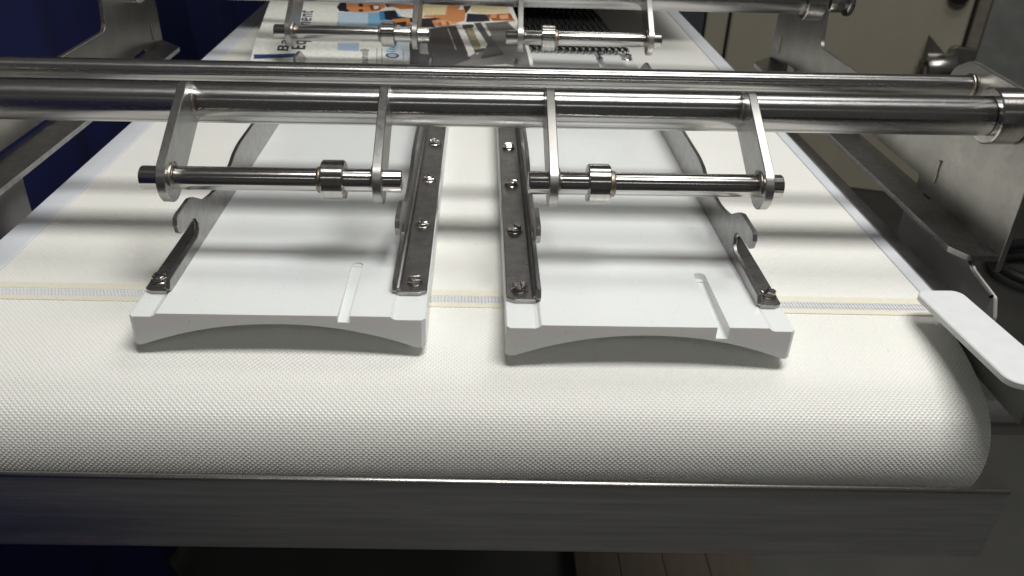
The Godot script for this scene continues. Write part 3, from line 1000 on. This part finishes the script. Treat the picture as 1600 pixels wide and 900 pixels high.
func print_image() -> Image:
	var W := 1252
	var H := 1540
	var img := Image.create(W, H, false, Image.FORMAT_RGB8)
	img.fill(Color("e8e8e0"))
	var list := [
		["7fb0d0", [0.287, 0.384, 0.513, 0.332, 0.566, 0.534, 0.562, 0.725, 0.301, 0.762, 0.284, 0.576]],
		["b9cede", [0.281, 0.364, 0.402, 0.342, 0.407, 0.738, 0.297, 0.763]],
		["a9bed6", [0.298, 0.794, 0.375, 0.796, 0.375, 0.887, 0.299, 0.878]],
		["2c2a30", [0.273, 0.28, 0.284, 0.212, 0.312, 0.176, 0.359, 0.171, 0.363, 0.325, 0.314, 0.35, 0.286, 0.343]],
		["d9905c", [0.309, 0.187, 0.399, 0.156, 0.466, 0.161, 0.471, 0.261, 0.44, 0.339, 0.376, 0.355, 0.332, 0.349, 0.313, 0.298]],
		["4a2a20", [0.36, 0.205, 0.376, 0.204, 0.38, 0.259, 0.364, 0.26]],
		["4a2a20", [0.362, 0.304, 0.38, 0.302, 0.381, 0.334, 0.366, 0.346]],
		["8a4030", [0.405, 0.234, 0.445, 0.208, 0.451, 0.306, 0.414, 0.32]],
		["f4ece4", [0.421, 0.233, 0.445, 0.231, 0.445, 0.285, 0.425, 0.298]],
		["3a2420", [0.466, 0.161, 0.533, 0.143, 0.532, 0.234, 0.477, 0.261]],
		["c87a48", [0.477, 0.217, 0.6, 0.194, 0.624, 0.291, 0.532, 0.299]],
		["262530", [0.456, 0.327, 0.511, 0.311, 0.523, 0.423, 0.606, 0.455, 0.696, 0.437, 0.667, 0.526, 0.567, 0.515, 0.466, 0.467]],
		["3f7ab0", [0.446, 0.328, 0.466, 0.326, 0.471, 0.467, 0.451, 0.488]],
		["e8e2e0", [0.511, 0.311, 0.597, 0.314, 0.634, 0.29, 0.63, 0.433, 0.568, 0.429, 0.533, 0.392]],
		["e6d4a6", [0.626, 0.203, 0.726, 0.193, 0.735, 0.28, 0.717, 0.376, 0.628, 0.404]],
		["d08a58", [0.734, 0.192, 0.793, 0.198, 0.771, 0.298, 0.803, 0.296, 0.787, 0.468, 0.691, 0.56, 0.656, 0.545, 0.648, 0.49, 0.696, 0.447, 0.619, 0.434, 0.631, 0.404, 0.714, 0.386]],
		["e6a878", [0.669, 0.488, 0.72, 0.474, 0.758, 0.518, 0.691, 0.56]],
		["b06030", [0.678, 0.506, 0.689, 0.496, 0.691, 0.551, 0.683, 0.561]],
		["b06030", [0.709, 0.494, 0.72, 0.484, 0.722, 0.539, 0.714, 0.549]],
		["c8854e", [0.497, 0.464, 0.568, 0.439, 0.571, 0.57, 0.506, 0.576]],
		["3a2018", [0.512, 0.52, 0.552, 0.498, 0.551, 0.572, 0.516, 0.575]],
		["f0e8e0", [0.494, 0.549, 0.531, 0.555, 0.531, 0.6, 0.496, 0.603]],
		["2e2c30", [0.598, 0.456, 0.65, 0.451, 0.665, 0.58, 0.6, 0.586]],
		["5a3a2c", [0.793, 0.198, 0.837, 0.194, 0.821, 0.273, 0.799, 0.358]],
		["e4d3a8", [0.837, 0.194, 0.975, 0.193, 0.982, 0.342, 0.863, 0.353, 0.82, 0.315]],
		["33313a", [0.804, 0.358, 0.883, 0.361, 0.89, 0.46, 0.791, 0.487]],
		["a85a34", [0.875, 0.362, 0.981, 0.353, 0.986, 0.461, 0.901, 0.459]],
		["dc9a6c", [0.898, 0.37, 0.925, 0.358, 0.92, 0.418, 0.894, 0.42]],
		["e0a878", [0.934, 0.377, 0.97, 0.364, 0.968, 0.434, 0.934, 0.437]],
		["6a6866", [0.634, 0.601, 0.716, 0.549, 0.847, 0.492, 0.986, 0.461, 0.992, 0.607, 0.988, 0.811, 0.986, 0.97, 0.902, 0.941, 0.694, 0.956, 0.622, 0.948]],
		["343236", [0.561, 0.79, 0.635, 0.72, 0.634, 0.61, 0.746, 0.556, 0.767, 0.726, 0.778, 0.908, 0.693, 0.97, 0.557, 0.966]],
		["8a8684", [0.59, 0.787, 0.625, 0.785, 0.628, 0.89, 0.596, 0.892]],
		["d8d6d0", [0.747, 0.547, 0.773, 0.526, 0.798, 0.863, 0.772, 0.894]],
		["b8b7b4", [0.71, 0.568, 0.713, 0.568, 0.731, 0.838, 0.728, 0.846]],
		["d4d4ce", [0.807, 0.514, 0.853, 0.472, 0.859, 0.782, 0.801, 0.877]],
		["8f8868", [0.784, 0.553, 0.81, 0.541, 0.826, 0.808, 0.799, 0.84]],
		["4c4b4e", [0.821, 0.494, 0.852, 0.482, 0.889, 0.795, 0.902, 0.855, 0.819, 0.89, 0.853, 0.767]],
		["3a393c", [0.772, 0.535, 0.819, 0.513, 0.819, 0.55, 0.774, 0.58]],
		["3c3a3c", [0.798, 0.833, 0.838, 0.807, 0.837, 0.837, 0.8, 0.863]],
		["2c2c2e", [0.817, 0.883, 0.902, 0.855, 0.899, 0.877, 0.817, 0.905]],
		["e6e4de", [0.958, 0.483, 0.985, 0.471, 0.992, 0.607, 0.977, 0.608]],
		["c9c7c2", [0.848, 0.473, 0.864, 0.471, 0.878, 0.65, 0.867, 0.668]],
		["dfe8f0", [0.467, 0.781, 0.552, 0.774, 0.558, 0.938, 0.469, 0.945]],
		["bcd6ea", [0.493, 0.779, 0.519, 0.777, 0.518, 0.869, 0.495, 0.878]],
		["44444c", [0.621, 0.961, 0.699, 0.956, 0.693, 0.984, 0.62, 0.982]],
		["1f3c78", [0.007, 0.93, 0.171, 0.903, 0.173, 0.931, 0.011, 0.965]],
	]
	for e in list:
		var p := PackedVector2Array()
		var q: Array = e[1]
		for i in range(0, q.size(), 2):
			p.append(Vector2(q[i] * W, q[i + 1] * H))
		fill(img, p, Color(e[0]))
	img.resize(W / 4, H / 4, Image.INTERPOLATE_BILINEAR)
	img.resize(W, H, Image.INTERPOLATE_CUBIC)
	var navy := Color("232a44")
	letters(img, "Bakery", Vector2(0.137 * W, 0.886 * H), 0.056 * W, 0.36 * H, navy, true)
	letters(img, "Equipment", Vector2(0.199 * W, 0.868 * H), 0.070 * W, 0.505 * H, navy, true)
	# ring mark with its blue word, and a line of small dark letters
	for r in [[0.024, Color("2c3244")], [0.016, Color("a8b4c4")]]:
		var c := PackedVector2Array()
		for i in 28:
			c.append(Vector2(0.496 * W, 0.915 * H) + Vector2(cos(TAU * i / 28), sin(TAU * i / 28)) * r[0] * W)
		fill(img, c, r[1])
	letters(img, "liver", Vector2(0.509 * W, 0.888 * H), 0.034 * W, 0.1 * H, Color("4a86b8"), true)
	letters(img, "ouno@", Vector2(0.412 * W, 0.985 * H), 0.03 * W, 0.12 * H, Color("4a4a52"), true)
	for e in [[0.44, 0.86, 0.99], [0.458, 0.86, 0.97], [0.535, 0.86, 0.94]]:
		img.fill_rect(Rect2i(int(e[0] * W), int(e[1] * H), 3, int((e[2] - e[1]) * H)), Color("8a8c92"))
	# printing grain, and a light blur that softens the flat fills
	var n := FastNoiseLite.new()
	n.seed = 4
	n.frequency = 0.02
	n.fractal_octaves = 4
	img.resize(W / 2, H / 2, Image.INTERPOLATE_BILINEAR)
	img.resize(W, H, Image.INTERPOLATE_CUBIC)
	for y in range(0, H, 2):
		for x in range(0, W, 2):
			var c := img.get_pixel(x, y)
			var k := 1.0 + 0.06 * n.get_noise_2d(x * 2.0, y)
			c = c.lerp(Color(c.v * 0.8, c.v * 0.8, c.v * 0.8), 0.12 * c.s)
			img.fill_rect(Rect2i(x, y, 2, 2), Color(c.r * k, c.g * k, c.b * k))
	return img

func brochure() -> void:
	var o := thing("brochure", "printed brochure with a smiling woman and bread, lying under the rear bar", "brochure", Vector3(-0.09, 0.05, -0.6))
	var m := StandardMaterial3D.new()
	m.albedo_texture = ImageTexture.create_from_image(print_image())
	m.roughness = 0.32
	var b := MB.new()
	b.use_uv = true
	var nx := 44
	var nz := 56
	var grid: Array[PackedVector3Array] = []
	for j in nz + 1:
		var row := PackedVector3Array()
		for i in nx + 1:
			var u := i / float(nx)
			var v := j / float(nz)
			var x := -0.245 + 0.313 * u + (1.0 - v) * (-0.055 + 0.033 * u)
			var z := -0.80 + 0.385 * v + 0.012 * u * v - 0.016 * u
			var y := 0.0500 + 0.0012 * sin(u * 9.0 + v * 4.0)
			y -= 0.013 * pow(maxf(0.0, (v - 0.80) / 0.2), 2.0) * (0.35 + 0.65 * u)
			y += 0.004 * pow(maxf(0.0, (u - 0.8) / 0.2), 2.0)
			row.append(Vector3(x, y, z) - Vector3(-0.09, 0.05, -0.6))
		grid.append(row)
	for lift in [0.0, -0.0009]:
		for j in nz:
			for i in nx:
				var c := [[j, i], [j, i + 1], [j + 1, i + 1], [j + 1, i]]
				var pp: Array[Vector3] = []
				var nn: Array[Vector3] = []
				var tt: Array[Vector2] = []
				for q in c:
					var jj: int = q[0]
					var ii: int = q[1]
					pp.append(grid[jj][ii] + Vector3(0, lift, 0))
					var dx := grid[jj][mini(ii + 1, nx)] - grid[jj][maxi(ii - 1, 0)]
					var dz := grid[mini(jj + 1, nz)][ii] - grid[maxi(jj - 1, 0)][ii]
					var k := dz.cross(dx).normalized()
					nn.append(k if lift == 0.0 else -k)
					# print coordinates follow the paper itself
					tt.append(Vector2(ii / float(nx), jj / float(nz)) if lift == 0.0 else Vector2(0.02, 0.02))
				var order := [0, 1, 2, 0, 2, 3] if lift == 0.0 else [0, 2, 1, 0, 3, 2]
				for q in order:
					b.v.append(pp[q]); b.n.append(nn[q]); b.uv.append(tt[q])
	part("cover_page", b.mesh(), m, o)

func wire_mesh() -> void:
	var o := thing("wire_mesh", "dark woven wire mesh lying on the far end of the right board", "wire mesh", Vector3(0.13, 0.0275, -0.74))
	var b := MB.new()
	var front := MB.new()
	var rows := 44
	for r in rows:
		var z := -0.584 - r * 0.0074
		var x1 := 0.200 - (r * 0.0074) * 0.075 + 0.002 * (r % 2)
		var x0 := 0.03
		var pts := PackedVector3Array()
		var rad := PackedFloat32Array()
		var turns := int((x1 - x0) / 0.0085)
		var steps := turns * 9
		for i in steps + 1:
			var t := TAU * i / 9.0 + (PI if r % 2 else 0.0)
			pts.append(Vector3(x1 - (x1 - x0) * i / steps, 0.0278 + 0.0028 * sin(t), z + 0.0052 * cos(t)) - Vector3(0.13, 0.0275, -0.74))
			rad.append(0.00125)
		(front if r == 0 else b).wire(pts, rad, 5)
	part("wire_coils", b.mesh(), M.rubber, o).set_meta("kind", "stuff")
	part("front_coil", front.mesh(), M.wire, o)
	# a short loose tail of chain in the groove
	var tail := MB.new()
	for i in 4:
		var pts := PackedVector3Array()
		var rad := PackedFloat32Array()
		for k in 10:
			var t := TAU * k / 10.0
			var q := Vector3(0.0022 * cos(t), 0.0, 0.0042 * sin(t)) if i % 2 else Vector3(0.0, 0.0022 * cos(t), 0.0042 * sin(t))
			pts.append(q + Vector3(0.1612, 0.0262 - 0.0008 * i, -0.577 + 0.0058 * i) - Vector3(0.13, 0.0275, -0.74))
			rad.append(0.0009)
		tail.wire(pts, rad, 6, true)
	part("chain_tail", tail.mesh(), M.wire, o)
